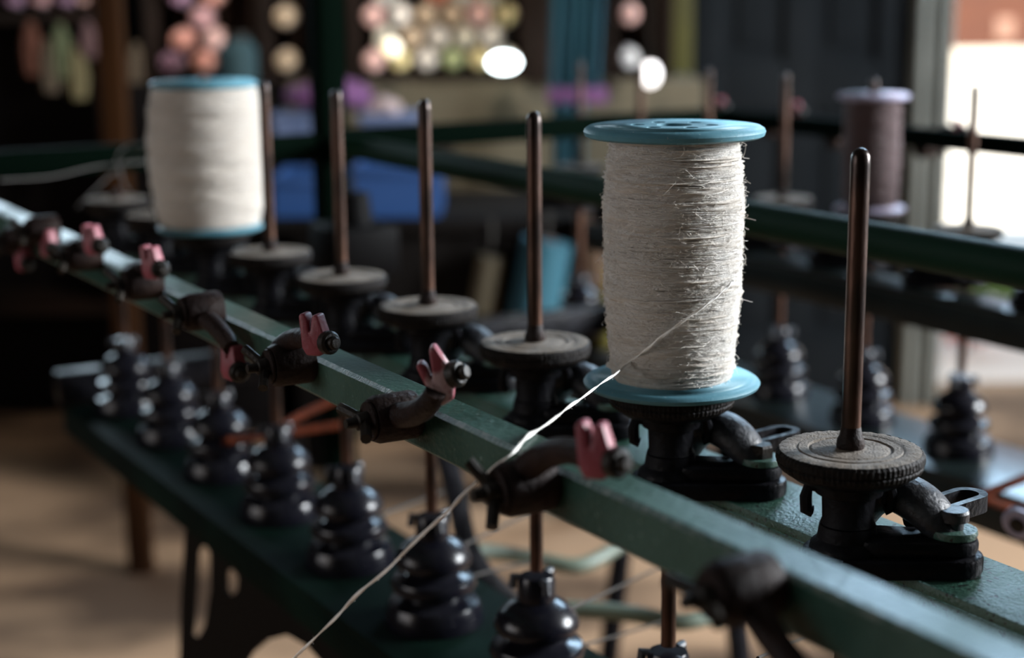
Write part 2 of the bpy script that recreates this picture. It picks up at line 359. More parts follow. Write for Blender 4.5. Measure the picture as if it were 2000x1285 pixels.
# lower cupboard below the left racks
CUP = mat('black_cupboard', (.006,.005,.005), .8, spec=.05)
t = thing('dark_cupboard', 'tall near-black cupboard under the racks behind the left white spool', 'cupboard', (at_y(400, 200, 4.4).x-.02, 4.45, 0))
xl, xr = at_y(258, 200, 4.4).x-t.location.x, at_y(555, 200, 4.4).x-t.location.x
put('body', mesh('body', box(BM(), xl, xr, -.1, .2, 0, zt-.0, .005), CUP), t)
for k in range(2): 
    a = xl+.01+k*(xr-xl)/2; d = put('cupboard_door', mesh('cupboard_door', box(BM(), a, a+(xr-xl)/2-.02, -.12, -.1, .06, zt-.05, .004), CUP), t)
    put('knob', mesh('knob', cyl(BM(), (a+.04, -.12, .6), (a+.04, -.14, .6), .012, 12), ROD), d)
# lamps and one added glow among the racks
def glow_globe(px, py, Y, r, sx, col, st, label):
    p = at_y(px, py, Y); g = mat('globe_glow', (1,1,1), .5, emit=(col, st))
    t = thing('glowing_globe', label, 'lamp', tuple(p))
    put('globe', mesh('globe', lathe(BM(), [(0,-r)]+[(r*sx*math.cos(a), r*math.sin(a)) for a in [-1.2,-.8,-.4,0,.4,.8,1.1]]+[(r*.3*sx, r*1.0)], 24), g), t)
    put('globe_cap', mesh('globe_cap', lathe(BM(), [(r*.32, r*.96), (r*.34, r*1.25), (0, r*1.25)], 16), NUT), t)
    put('hanging_rod', mesh('hanging_rod', tube(BM(), [(0,0,r*1.2), (0,.02,r*1.5), (0,.02,ZC-p.z)], .004, 6), NUT), t)
glow_globe(984, 122, 4.18, .022, 1.75, (.85,.98,1), 7, 'brightest bluish-white oval globe lamp at the middle rack')
glow_globe(1270, 145, 4.2, .030, .8, (1,.93,.9), 1.6, 'dim white upright globe lamp in front of the narrow right rack')
glow_globe(765, 93, 4.2, .022, 1, (1,.82,.42), .9, 'small round yellow glow standing in for a yarn cone at the middle rack')  # added glow in place of a pale yellow yarn cone

t = thing('added_rack_lamp', 'added shaded ceiling lamp, out of view, brightening the yarn racks', 'lamp', (-.05, 3.25, 2.15))  # added lamp out of view, only there to brighten the racks
put('added_lamp_shade', mesh('added_lamp_shade', lathe(BM(), [(.02,.14), (.05,.12), (.13,.0), (.128,.0), (.048,.115), (.0,.13)], 28), NUT), t)
put('added_lamp_cord', mesh('added_lamp_cord', cyl(BM(), (0,0,.14), (0,0,ZC-2.15), .004, 8), CORD), t)
ld = bpy.data.lights.new('rack_fill_spot', 'SPOT'); ld.energy = 34; ld.color = (1, .9, .78); ld.spot_size = math.radians(75); ld.spot_blend = .5; ld.shadow_soft_size = .04
lo_ = bpy.data.objects.new('rack_fill_spot', ld); C.objects.link(lo_); lo_.location = (-.05, 3.25, 2.14)
lo_.rotation_euler = (Vector((-.12, 4.35, 1.15))-Vector(lo_.location)).to_track_quat('-Z', 'Y').to_euler()
# far-left rack with hanging hanks
Yh = 4.5; p = at_y(0, 30, Yh)
t = thing('hank_rack', 'dark wooden rack at the far left with dim shelves and hanging yarn hanks', 'rack', (p.x, Yh, 0))
wl = at_y(200, 30, Yh).x-p.x
zs = at_y(100, 32, Yh).z
put('side_board', mesh('side_board', box(BM(), -.5, -.46, -.1, .15, 0, 1.28), WOOD), t)
put('side_board', mesh('side_board', box(BM(), wl, wl+.04, -.1, .15, 0, 1.28), WOOD), t)
for z in (zs, .35, 1.22): put('shelf', mesh('shelf', box(BM(), -.46, wl, -.1, .15, z-.015, z+.015), WOOD), t)
put('back_board', mesh('back_board', box(BM(), -.46, wl, .15, .17, 0, 1.28), CUP), t)
HK = [(60,72,'rust orange','rust-orange'), (118,78,'pale lime','dull green'), (172,72,'dusty rose','pinkish'), (95,105,'tan','tan'), (150,118,'butter yellow','yellowish'), (266,115,'tan','sand-coloured')]
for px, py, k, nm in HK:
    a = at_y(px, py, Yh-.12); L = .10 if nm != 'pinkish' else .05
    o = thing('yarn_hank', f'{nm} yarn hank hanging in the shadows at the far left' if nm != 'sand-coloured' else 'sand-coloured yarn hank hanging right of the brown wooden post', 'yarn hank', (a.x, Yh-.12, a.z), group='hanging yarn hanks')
    DM = mat('dim_'+k.replace(' ', '_')+'_hank', tuple(c*.16 for c in PAL[k]), .9)  # palette colours scaled down to paint the dim corner's shade
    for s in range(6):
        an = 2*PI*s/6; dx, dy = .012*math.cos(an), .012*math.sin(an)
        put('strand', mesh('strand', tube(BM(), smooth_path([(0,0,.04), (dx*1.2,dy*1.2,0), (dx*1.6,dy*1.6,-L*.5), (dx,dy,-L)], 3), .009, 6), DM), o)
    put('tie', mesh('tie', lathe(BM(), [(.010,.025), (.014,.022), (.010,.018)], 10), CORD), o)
for px, k, nm in [(40,'mauve','mauve'), (90,'dusty rose','rose'), (140,'mauve','dark mauve'), (178,'blush pink','blush')]:
    a = at_y(px, 12, Yh-.02); o = thing('yarn_spool', f'{nm} yarn spool on the dim shelf of the far left rack', 'yarn spool', (a.x, Yh-.09, zs+.054), group='spools on the far left rack')
    put('yarn_body', CM[k], o); put('core_tube', TM, o)

# posts, cloths, crates between
a, b = at_y(186, 20, 3.28), at_y(240, 20, 3.28)
t = thing('wooden_stand', 'reddish-brown wooden post standing on the floor behind the left white spool', 'post', ((a.x+b.x)/2, 3.28, 0))
put('post', mesh('post', box(BM(), -.024, .024, -.024, .024, 0, 1.9, .004), BROWN), t)
put('foot', mesh('foot', box(BM(), -.028, .028, -.028, .028, 0, .012, .004), BROWN), t)
a = at_y(1035, 70, 4.25); b = at_y(1086, 70, 4.25)
t = thing('dark_post', 'near-black upright post between the middle rack and the teal cloth', 'post', ((a.x+b.x)/2, 4.27, zt))
put('post', mesh('post', box(BM(), a.x-(a.x+b.x)/2, b.x-(a.x+b.x)/2, -.02, .05, .0, 1.0, .003), WOOD), t)
put('base_plate', mesh('base_plate', box(BM(), -.05, .05, -.028, .06, .0, .012, .002), WOOD), t)
TEALC = mat('teal_cloth', (.010,.06,.09), .8, col2=(.02,.10,.14), scale=9, stretch=(3,1,.3))
PURP = mat('purple_cloth', (.075,.022,.085), .85, col2=(.10,.035,.11), scale=9)
def cloth(px0, px1, Y, ztop, zbot, folds, m, amp=.018, lean=0):
    bm = BM(); nu, nv = 40, 10; xa, xb = at_y(px0, 200, Y).x, at_y(px1, 200, Y).x; g = []
    for j in range(nv+1):
        f = j/nv; row = []
        for i in range(nu+1):
            s = i/nu; row.append(bm.verts.new(((s-.5)*(xb-xa)*(1-.12*f)+lean*f, amp*math.sin(s*2*PI*folds+1.5*f)*(0.6+.4*f), (zbot-ztop)*f)))
        g.append(row)
    fs = [bm.faces.new((g[j][i], g[j][i+1], g[j+1][i+1], g[j+1][i])) for j in range(nv) for i in range(nu)]
    bmesh.ops.solidify(bm, geom=fs, thickness=.003)
    return bm, (xa+xb)/2
bm, xc = cloth(1088, 1200, 4.12, 1.7, at_y(1150, 190, 4.12).z, 5, TEALC, lean=-.03)
t = thing('hanging_cloth', 'teal folded cloth hanging between the dark post and narrow right rack', 'cloth', (xc, 4.12, 1.7))
put('folds', mesh('folds', bm, TEALC, 80), t)
bm, xc2 = cloth(1070, 1185, 4.12, 0, at_y(1130, 172, 4.12).z-at_y(1130, 188, 4.12).z, 5, PURP)
o = put('purple_hem', mesh('purple_hem', lathe(BM(), [(.001,0)], 3), PURP), t) if False else None
bm = BM(); xh = at_y(1130, 180, 4.12).x-xc; zh = at_y(1130, 180, 4.12).z-1.7
box(bm, xh-.078, xh+.072, -.024, .024, zh-.028, zh+.012, .006)
put('purple_band', mesh('purple_band', bm, PURP), t, label='purple band across the teal cloth')
# teal bundle lower, below the band
bm, xc = cloth(1075, 1145, 4.1, 0, at_y(1100, 350, 4.1).z-at_y(1100, 196, 4.1).z, 3, TEALC)
t = thing('hanging_cloth', 'lower teal cloth strip hanging on the beige wall under the purple band', 'cloth', (xc, 4.1, at_y(1100, 196, 4.1).z))
put('folds', mesh('folds', bm, TEALC, 80), t)
# long teal roll leaning lower (seen through the machine)
def roll(px0, py0, px1, py1, Y, r, m, name, label, cat):
    a, b = at_y(px0, py0, Y), at_y(px1, py1, Y); t = thing(name, label, cat, (b.x, Y, b.z)); d = a-b
    bm = BM(); cyl(bm, (0,0,0), d, r, 20)
    put('roll', mesh('roll', bm, m), t); bm = BM(); cyl(bm, d*1.0, d*1.03, r*.4, 12); put('core', mesh('core', bm, TUBEM), t)
    put('hanging_strap', mesh('hanging_strap', tube(BM(), [d*.9, d*1.1+Vector((0, .02, .04)), Vector((d.x, 3.555-Y, at_y(760, 425, 3.6).z-b.z))], .004, 6), CORD), t)
roll(1070, 470, 1040, 620, 3.493, .055, TEALC, 'cloth_roll', 'teal cloth roll strapped to the dark bench, behind the spindle left of the cream spool', 'cloth roll')
roll(960, 500, 940, 610, 3.518, .030, BEIGE, 'cloth_roll', 'slim beige cloth roll strapped to the bench left of the teal roll', 'cloth roll')
BROWNC = mat('brown_cloth', (.06,.03,.012), .8); YELC = mat('mustard_cloth', (.10,.09,.012), .8)
roll(1150, 420, 1160, 560, 3.518, .030, BROWNC, 'cloth_roll', 'brown cloth roll behind the left edge of the cream spool', 'cloth roll')
roll(1182, 520, 1188, 690, 3.526, .022, YELC, 'cloth_roll', 'narrow mustard cloth roll at the left edge of the cream spool', 'cloth roll')
# purple sack and blue crates
def lump(name, px, py, Y, rx, rz, m, label, cat):
    p = at_y(px, py, Y); t = thing(name, label, cat, (p.x, Y, p.z-rz))
    bm = BM(); bmesh.ops.create_icosphere(bm, subdivisions=3, radius=1)
    for v in bm.verts:
        n = 1+.10*math.sin(5*v.co.x+2*v.co.z)+.08*math.sin(7*v.co.y+3*v.co.x); v.co = Vector((v.co.x*rx*n, v.co.y*rx*.8*n, max(v.co.z, -.8)*rz*n+rz*.8))
    put('sack', mesh('sack', bm, m), t)
    put('neck', mesh('neck', lathe(BM(), [(rx*.1, rz*1.55), (rx*.3, rz*1.75), (rx*.2, rz*1.9), (.0, rz*1.9)], 14), m), t)
BLUE = mat('blue_crate_plastic', (.012,.050,.16), .5); PBLUE = mat('pale_blue_cloth', (.08,.11,.20), .8)
def crate(px0, py0, px1, py1, Y, m, label, d=.3, name='plastic_crate'):
    a, b = at_y(px0, py0, Y), at_y(px1, py1, Y); w2 = (b.x-a.x)/2; h = a.z-b.z
    t = thing(name, label, 'crate', ((a.x+b.x)/2, Y, b.z)); th = .006
    put('base', mesh('base', box(BM(), -w2+th, w2-th, th, d-th, 0, th), m), t)
    for nm, q in (('side', (-w2, w2, 0, th)), ('side', (-w2, w2, d-th, d)), ('side', (-w2, -w2+th, th, d-th)), ('side', (w2-th, w2, th, d-th))):
        put(nm, mesh(nm, box(BM(), *q, 0, h), m), t)
    [put('rim', mesh('rim', box(BM(), -w2-.008, w2+.008, q0, q0+.01, h-.02, h, .003), m), t) for q0 in (-.010, d)]
    return t
# a low table carries the sack and the crates
TB = mat('dark_table_wood', (.006,.005,.0045), .8, spec=.05)
zq = at_y(760, 425, 3.6).z; xa, xb = at_y(510, 425, 3.6).x, at_y(1190, 425, 3.6).x
t = thing('work_bench', 'long dark wooden bench under the blue crates beyond the machine', 'bench', ((xa+xb)/2, 3.6, 0)); h = (xb-xa)/2
put('front_panel', mesh('front_panel', box(BM(), -h+.02, h-.02, -.02, 0, .25, zq-.03, .003), TB), t)
put('table_top', mesh('table_top', box(BM(), -h, h, -.05, .5, zq-.03, zq, .003), TB), t)
for sx in (-1, 1):
    for sy in (0, .42): put('leg', mesh('leg', box(BM(), sx*(h-.05)-.025, sx*(h-.05)+.025, sy-.02, sy+.03, 0, zq-.03, .003), TB), t)
crate(690, 325, 860, 424, 3.6, BLUE, 'bright blue plastic crate on the dark table right of the green post', .22)
crate(532, 345, 628, 424, 3.62, BLUE, 'blue plastic crate on the dark table left of the green post', .22)
zz = at_y(700, 228, 4.0)
t = thing('wall_shelf', 'narrow dark shelf carrying the purple sack along the beige wall', 'shelf', (at_y(680, 225, 4.1).x, 4.14, at_y(680, 290, 4.1).z-.015))
put('board', mesh('board', box(BM(), -.22, .26, -.1, .155, -.01, .012, .003), WOOD), t)
for s in (-.18, .2): put('bracket', mesh('bracket', box(BM(), s-.01, s+.01, .02, .155, -.10, -.01, .003), NUT), t)
ps = at_y(640, 180, 4.05)
lump('cloth_sack', 650, 178, 4.06, .105, .042, PURP, 'purple knotted cloth sack behind the tall green post', 'sack')
lump('cloth_bundle', 748, 206, 4.08, .05, .026, mat('pink_white_cloth', (.28,.22,.22), .8), 'small pinkish-white bundle right of the green post', 'bundle')
crate(705, 222, 815, 284, 4.05, PBLUE, 'pale blue bin right of the green post below the pinkish bundle', .12, 'storage_bin')
crate(535, 222, 600, 284, 4.05, PBLUE, 'pale greyish-blue bin left of the green post', .12, 'storage_bin')
p = at_y(470, 120, 4.3)
TB2 = mat('dim_teal_fabric', (.010,.035,.042), .8)
t = thing('teal_jar', 'dim teal jar above the left white spool', 'jar', (p.x, 4.26, zt+.0)); 
put('body', mesh('body', lathe(BM(), [(0,0), (.045,0), (.05,.02), (.05,.09), (.035,.11), (.03,.115)], 20), TB2), t); put('lid', mesh('lid', lathe(BM(), [(.034,.115), (.034,.13), (0,.132)], 20), NUT), t)
# ------------------------------------------------------------------ the winding machine (local x = v across, y = u along, z up)
VN, U1, ZD, SP = .5737, .6232, .9618, .16
VF, UF, ZF = 1.3571, 1.2958, .9366
UE = 1.97
mc = thing('winding_machine', 'long dark green iron yarn winding machine frame running across the picture', 'machine', (0,0,0), YAW)
def mpart(name, bm, m, **k): return put(name, mesh(name, bm, m, **k), mc)
def rail(v0, v1, z0, z1, u0, u1):
    bm = BM(); n = 60; bev = .0022
    prof = [(v0+bev, z0), (v1-bev, z0), (v1, z0+bev), (v1, z1-bev), (v1-bev, z1), (v0+bev, z1), (v0, z1-bev), (v0, z0+bev)]
    rings = []
    for i in range(n+1):
        u = u0+(u1-u0)*i/n; rings.append([bm.verts.new((a, u, b)) for a, b in prof])
    for p, q in zip(rings, rings[1:]):
        for k in range(8): bm.faces.new((p[k], q[k], q[(k+1) % 8], p[(k+1) % 8]))
    bm.faces.new(rings[0]); bm.faces.new(list(reversed(rings[-1])))
    for p, q in zip(rings, rings[1:]): pass
    for f in bm.faces:
        n_ = f.normal; f.normal_update(); n_ = f.normal
        if abs(n_.x) > .3 and abs(n_.z) > .3: f.material_index = 1
    bmesh.ops.recalc_face_normals(bm, faces=bm.faces); return bm
mpart('guide_rail', rail(.3785, .4025, .962, .987, -.05, UE), GREEN, sharp=30).data.materials.append(WORN)
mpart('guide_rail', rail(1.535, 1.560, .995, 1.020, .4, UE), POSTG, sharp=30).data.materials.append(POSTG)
def angle_iron(v0, v1, z, u0, u1, front, h, th=.006):
    bm = BM(); box(bm, v0, v1, u0, u1, z-th, z, .0012)
    if front < 0: box(bm, v0, v0+th, u0, u1, z-h, z-th, .001)
    else: box(bm, v1-th, v1, u0, u1, z-h, z-th, .001)
    return bm
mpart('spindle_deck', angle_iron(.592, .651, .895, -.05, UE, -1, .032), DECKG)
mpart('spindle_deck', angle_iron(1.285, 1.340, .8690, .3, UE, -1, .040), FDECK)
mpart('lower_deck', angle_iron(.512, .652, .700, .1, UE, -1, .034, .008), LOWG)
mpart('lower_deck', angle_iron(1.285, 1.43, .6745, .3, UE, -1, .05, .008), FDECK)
mpart('centre_tube', tube(BM(), [(.90, .1, 1.002), (.90, 1.0, 1.002), (.90, UE, 1.002)], .0155, 20), TUBEG)
# end frame
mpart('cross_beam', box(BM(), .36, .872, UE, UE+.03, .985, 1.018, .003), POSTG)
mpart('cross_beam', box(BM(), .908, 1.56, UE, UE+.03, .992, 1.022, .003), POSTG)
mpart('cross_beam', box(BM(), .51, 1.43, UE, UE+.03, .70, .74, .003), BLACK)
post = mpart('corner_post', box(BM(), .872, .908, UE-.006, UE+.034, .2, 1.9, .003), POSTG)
bm = BM(); box(bm, .845, .935, UE-.10, UE-.006, .835, .905, .008); cyl(bm, (.89, UE-.055, .905), (.89, UE-.055, .945), .026, 20, r1=.020)
mpart('bearing_housing', bm, SOOT)
# cast legs below the decks
def leg_profile(pts, v, th=.022):
    ol = [at_v(px, py, v) for px, py in pts]
    return prism(BM(), ol, th, lambda a, b, w_: (v+w_, a, b), .002)
z700 = .668
def cast_leg(u0, v, m=BLACK):
    t = put('leg', mesh('leg', box(BM(), v-.012, v+.012, u0-.13, u0+.13, .60, .665, .004), m), mc)
    for s in (-1, 1):
        pts = [(v, u0+s*.11, .62), (v, u0+s*.125, .45), (v, u0+s*.16, .25), (v, u0+s*.2, .03), (v, u0+s*.2, 0)]
        put('leg_strut', mesh('leg_strut', tube(BM(), smooth_path(pts, 5), .016, 8), m), t)
    put('arch', mesh('arch', tube(BM(), smooth_path([(v, u0-.105, .5), (v, u0-.05, .58), (v, u0, .6), (v, u0+.05, .58), (v, u0+.105, .5)], 5), .014, 8), m), t)
cast_leg(1.80, 1.33)
cast_leg(.30, .545)
# curved knee plate with two openings, seen below the near deck
def knee(v=.53):
    ol = [at_v(x, y, v) for x, y in [(348,1900),(350,1300),(352,1180),(362,1018),(668,1282),(660,1330),(600,1262),(560,1240),(520,1250),(490,1275),(470,1310),(440,1400),(420,1900)]]
    h1 = [at_v(x, y, v) for x, y in [(374,1240),(380,1160),(384,1078),(396,1060),(410,1080),(411,1150),(400,1220),(386,1246)]]
    h2 = [at_v(x, y, v) for x, y in [(440,1150),(440,1118),(450,1108),(464,1125),(464,1150),(455,1162),(446,1162)]]
    bm = holed_plate(BM(), ol, [h1, h2], 0, .0035)
    for q in bm.verts: a, b, c = q.co; q.co = (v+c, a, b)
    bmesh.ops.recalc_face_normals(bm, faces=bm.faces)
    return bm
mpart('knee_plate', knee(), SOOT, flat=True)
# pale green hoses/bent rods low in the middle of the machine
HOSE = mat('grey_green_hose', (.13,.17,.13), .5)
def dpath(pts): return [Matrix.Rotation(-YAW, 3, 'Z') @ at_d(*p) for p in pts]
mpart('bent_tube', tube(BM(), smooth_path(dpath([(880,1075,1.75),(960,1078,1.78),(1040,1090,1.8),(1120,1105,1.8),(1170,1090,1.82),(1210,1065,1.85)]), 5), .0085, 10), HOSE)
mpart('bent_tube', tube(BM(), smooth_path(dpath([(1080,1190,1.6),(1160,1192,1.6),(1240,1200,1.6),(1330,1215,1.6),(1400,1200,1.62)]), 5), .0085, 10), HOSE)
bm = tube(BM(), smooth_path(dpath([(870,880,1.62),(890,960,1.6),(912,1060,1.58),(945,1120,1.57),(1000,1180,1.57)]), 5), .011, 8, flat=.5)
mpart('brace_strap', bm, BLACK)
mpart('drive_shaft', tube(BM(), [(.97, .2, .64), (.97, 1.0, .64), (.97, UE, .64)], .012, 14), BLACK)
for k in range(9):
    u = .66+k*.16
    bm = lathe(BM(), [(.013,-.012), (.030,-.012), (.022,0), (.030,.012), (.013,.012)], 20, (.97, u, .64), rot=Vector((0,1,0)).to_track_quat('Z','Y').to_matrix())
    mpart('drive_pulley', bm, BLACK)

# ---- spindle meshes, local origin on the axis at pad height
def knurl(k, a, r, z): return (r*(1+.007*math.sin(84*a+.5*math.sin(5*a))+.003*math.sin(7*a+k)), z+.00015*math.sin(31*a+k)) if r > .034 else (r*(1+.008*math.sin(5*a+k)), z+.00006*math.sin(9*a))
S = {}
S['pad'] = mesh('pad', lathe(BM(), [(.0065,.0006), (.008,-.0001), (.012,.0001), (.020,-.0002), (.0215,-.0011), (.0225,-.0001), (.027,.0001), (.0275,-.0006), (.029,0), (.0345,.0), (.0372,-.0006)], 256, mod=knurl), PAD, 30)
S['pad_rim'] = mesh('pad_rim', lathe(BM(), [(.0372,-.0006), (.0386,-.0022), (.0388,-.0055), (.0378,-.0065), (.0384,-.0075), (.0376,-.0098), (.034,-.0125)], 256, mod=knurl), PADRIM, 30)
S['dish'] = mesh('dish', lathe(BM(), [(.034,-.0125), (.030,-.0155), (.0225,-.0175), (.0185,-.019), (.0178,-.024), (.0142,-.0255), (.0136,-.0385), (.0146,-.041), (.011,-.0425), (0,-.0425)], 48), BLACK)
S['boss'] = mesh('boss', lathe(BM(), [(.0046,.0125), (.0053,.0115), (.0060,.007), (.0072,.0045), (.0074,.0015), (.0070,-.0005)], 28), RUST)
S['rod'] = mesh('rod', lathe(BM(), [(0,.1585), (.0016,.1582), (.0034,.1572), (.0048,.1545), (.0051,.150), (.0051,.010)], 24), ROD)
for s, nm in ((-1, 'catch_hook'), (1, 'catch_hook2')):
    c = Vector((math.cos(.5)*s*.0205, math.sin(.5)*s*-.0205, 0)); bm = BM()
    tube(bm, [c*.75+Vector((0,0,-.0205)), c*1.05+Vector((0,0,-.0205)), c*1.12+Vector((0,0,-.026)), c*1.1+Vector((0,0,-.0335)), c*.95+Vector((0,0,-.0345))], .0034, 8)
    S[nm] = mesh('catch_hook', bm, BLACK)
S['shaft'] = mesh('shaft', lathe(BM(), [(0,-.0425), (.0048,-.0425), (.0048,-.168), (0,-.168)], 16), ROD)
z = lambda q: q-ZD
S['pulley_stack'] = mesh('pulley_stack', lathe(BM(), [(0,z(.790)), (.012,z(.790)), (.0135,z(.787)), (.0135,z(.772)), (.016,z(.771)), (.022,z(.768)), (.0285,z(.761)), (.0312,z(.754)), (.030,z(.750)), (.022,z(.748)),
      (.021,z(.744)), (.024,z(.741)), (.0330,z(.739)), (.0350,z(.734)), (.0335,z(.730)), (.023,z(.727)), (.0225,z(.722)), (.029,z(.7205)), (.0365,z(.7185)), (.0392,z(.712)), (.0402,z(.704)), (.040,z(.7005)), (0,z(.7005))], 48), PULLEY, 50)
bm = BM()
for k in range(3):
    a = .4+k*2*PI/3; c = Vector((math.cos(a)*.0165, math.sin(a)*.0165, 0))
    tube(bm, [c*.7+Vector((0,0,z(.788))), c+Vector((0,0,z(.789))), c*1.05+Vector((0,0,z(.781)))], .0032, 8)
S['pulley_collar'] = mesh('pulley_collar', bm, IRON)
# the bracket that clamps the spindle to the deck
dk = .895-ZD
def teardrop(cx, cy, r0, ex, ey, r1, n=14):
    d = Vector((ex-cx, ey-cy)); a = math.atan2(d.y, d.x); out = []
    for i in range(n+1): b = a+PI/2+PI*i/n; out.append((cx+r0*math.cos(b), cy+r0*math.sin(b)))
    for i in range(n+1): b = a-PI/2+PI*i/n; out.append((ex+r1*math.cos(b), ey+r1*math.sin(b)))
    return out
bm = BM()
prism(bm, teardrop(0, 0, .024, .043, -.034, .0165), .011, lambda a, b, w_: (a, b, dk+w_+.0005), .0025)
S['bracket_base'] = mesh('bracket_base', bm, BLACK, 40)
bm = BM(); prism(bm, teardrop(.012, -.010, .016, .043, -.034, .0135), .009, lambda a, b, w_: (a, b, dk+.0115+w_), .003)
lathe(bm, [(0,.0), (.0200,.0), (.0195,.003), (.0160,.006), (.0150,.0135), (0,.0135)], 32, (0, 0, dk+.0115))
S['bracket_cap'] = mesh('bracket_cap', bm, BLACK, 40)
# arched clamp arm rising behind the hub and dropping to the bolt boss
bm = BM(); P = smooth_path([(.028,.022,dk+.014), (.031,.012,dk+.030), (.033,-.003,dk+.0375), (.036,-.018,dk+.034), (.040,-.028,dk+.0255), (.042,-.034,dk+.020)], 6)
tube(bm, P, .0125, 16, rf=lambda t: .72+.40*math.sin(PI*t), flat=.75)
S['clamp_arm'] = mesh('clamp_arm', bm, IRON, 60)
bm = BM(); lathe(bm, [(0,.0205), (.0125,.0205), (.0130,.0225), (.0125,.0245), (0,.0245)], 28, (.043, -.034, dk))
S['washer'] = mesh('washer', bm, DECKG, 40)
bm = BM(); lathe(bm, [(0,.0245), (.0078,.0245), (.0080,.0265), (.0080,.0310), (.0070,.0325), (0,.0325)], 6, (.043, -.034, dk))
S['bolt'] = mesh('bolt', bm, NUT, 20)
bm = BM(); lathe(bm, [(0,.0245), (.0055,.0245), (.0055,.0285), (.0080,.0290), (.0082,.0335), (.0074,.0350), (0,.0352)], 28, (.043, -.034, dk))
S['round_bolt'] = mesh('round_bolt', bm, IRON, 30)
# slotted link behind
def stadium(cx, cy, L, r, n=12):
    out = []
    for i in range(n+1): b = -PI/2+PI*i/n; out.append((cx+L/2+r*math.cos(b), cy+r*math.sin(b)))
    for i in range(n+1): b = PI/2+PI*i/n; out.append((cx-L/2+r*math.cos(b), cy+r*math.sin(b)))
    return out
bm = holed_plate(BM(), stadium(0, 0, .034, .0105), [stadium(0, 0, .032, .0062)], 0, .0095)
bmesh.ops.transform(bm, matrix=Matrix.Translation((.074, -.001, .912-ZD)) @ Matrix.Rotation(math.radians(8), 4, 'Z') , verts=bm.verts)
cyl(bm, (.038, -.008, dk+.022), (.050, -.004, dk+.022), .005, 10)
S['slotted_link'] = mesh('slotted_link', bm, BLACK, 30)

def spindle(u, v, zz, label, rod=True, near=True, round_bolt=False, group='spindles of the winding machine', rz=None):
    o = thing('spindle', label, 'spindle', tuple(M(u, v, zz)), YAW if rz is None else rz, group)
    if near: names = ['pad','pad_rim','dish','boss','rod','catch_hook','catch_hook2','shaft','pulley_stack','pulley_collar','bracket_base','bracket_cap','clamp_arm','washer','round_bolt' if round_bolt else 'bolt','slotted_link']
    else: names = ['pad','pad_rim','dish','boss','rod','shaft','pulley_stack','pulley_collar','bracket_base','bracket_cap','clamp_arm','bolt']
    if not rod: names.remove('rod')
    for n in names: put({'round_bolt': 'bolt', 'catch_hook2': 'catch_hook'}.get(n, n), S[n], o)
    return o
LN = ['bare spindle nearest the camera at the right, with worn pad and round bolt head',
      'spindle standing under the sharp cream spool with the teal flanges',
      'bare spindle just left of the sharp cream spool',
      'second bare spindle to the left of the sharp cream spool',
      'third bare spindle to the left of the sharp cream spool',
      'bare spindle just right of the plump blurred white spool',
      'spindle standing under the plump blurred white spool',
      'dark rodless spindle pad just left of the plump white spool',
      'last rodless spindle at the far left end of the near deck']
for i, lb in enumerate(LN):
    spindle(U1+i*SP, VN, ZD, lb, rod=i < 7, round_bolt=(i == 0))
LF = ['far-row bare spindle standing against the bright doorway',
      'far-row spindle carrying the maroon spool',
      'far-row bare spindle standing against the blue-grey door',
      'far-row dark spindle rod just behind the right end of the teal spool flange',
      'far-row faint spindle rod before the narrow right rack',
      'far-row spindle in front of the hanging teal cloth']
for i, lb in enumerate(LF): spindle(UF+i*SP, VF, ZF, lb, near=False, rz=YAW+PI)
spindle(UF-SP, VF, ZF, 'far-row spindle at the right picture edge, mostly cut off', near=False, rz=YAW+PI)

# ---- thread guides on the rails
def clip_mesh():
    bm = BM()
    ol = [(-.0088,.0112), (-.0078,.0128), (-.0046,.0128), (-.0028,.0085), (-.0024,.0020), (-.0014,.0020), (-.0006,.0075), (.0001,.0118), (.0012,.0125), (.0040,.0125), (.0092,-.0030), (.0086,-.0080), (.0046,-.0128), (-.0042,-.0128), (-.0072,-.0080)]
    prism(bm, ol, .0095, lambda a, b, w_: (w_-.00475, -a, b), .0011); return bm
CLIP = mesh('clip', clip_mesh(), PINK, 50)
PINK_LIT = mat('pink_ceramic_lit_patches', (.20,.035,.05), .5, col2=(.42,.30,.31), scale=55, bump=.2, bscale=500, speck=(.1,.03,.04), speck_scale=260, speck_lo=.68, lo=.48, hi=.58)  # pale noise patches paint light onto the clip's lit face
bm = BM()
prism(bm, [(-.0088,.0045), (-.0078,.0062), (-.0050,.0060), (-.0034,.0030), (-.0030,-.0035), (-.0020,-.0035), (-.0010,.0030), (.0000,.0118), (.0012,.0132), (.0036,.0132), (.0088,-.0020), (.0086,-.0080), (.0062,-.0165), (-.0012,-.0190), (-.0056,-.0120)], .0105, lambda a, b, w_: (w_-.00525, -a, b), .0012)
CLIP_LIT = mesh('clip', bm, PINK_LIT, 50)
def cn():
    bm = BM(); rot = Vector((-.45,-.9,.1)).to_track_quat('Z','Y').to_matrix()
    lathe(bm, [(0,0), (.0068,0), (.0072,.0015), (.0072,.0050), (.0058,.0066), (.0042,.0068), (.0040,.0095), (.0030,.0105), (0,.0107)], 18, (-.0015, -.0075, -.0045), rot=rot); return bm
CNUT = mesh('clip_nut', cn(), NUT, 40)
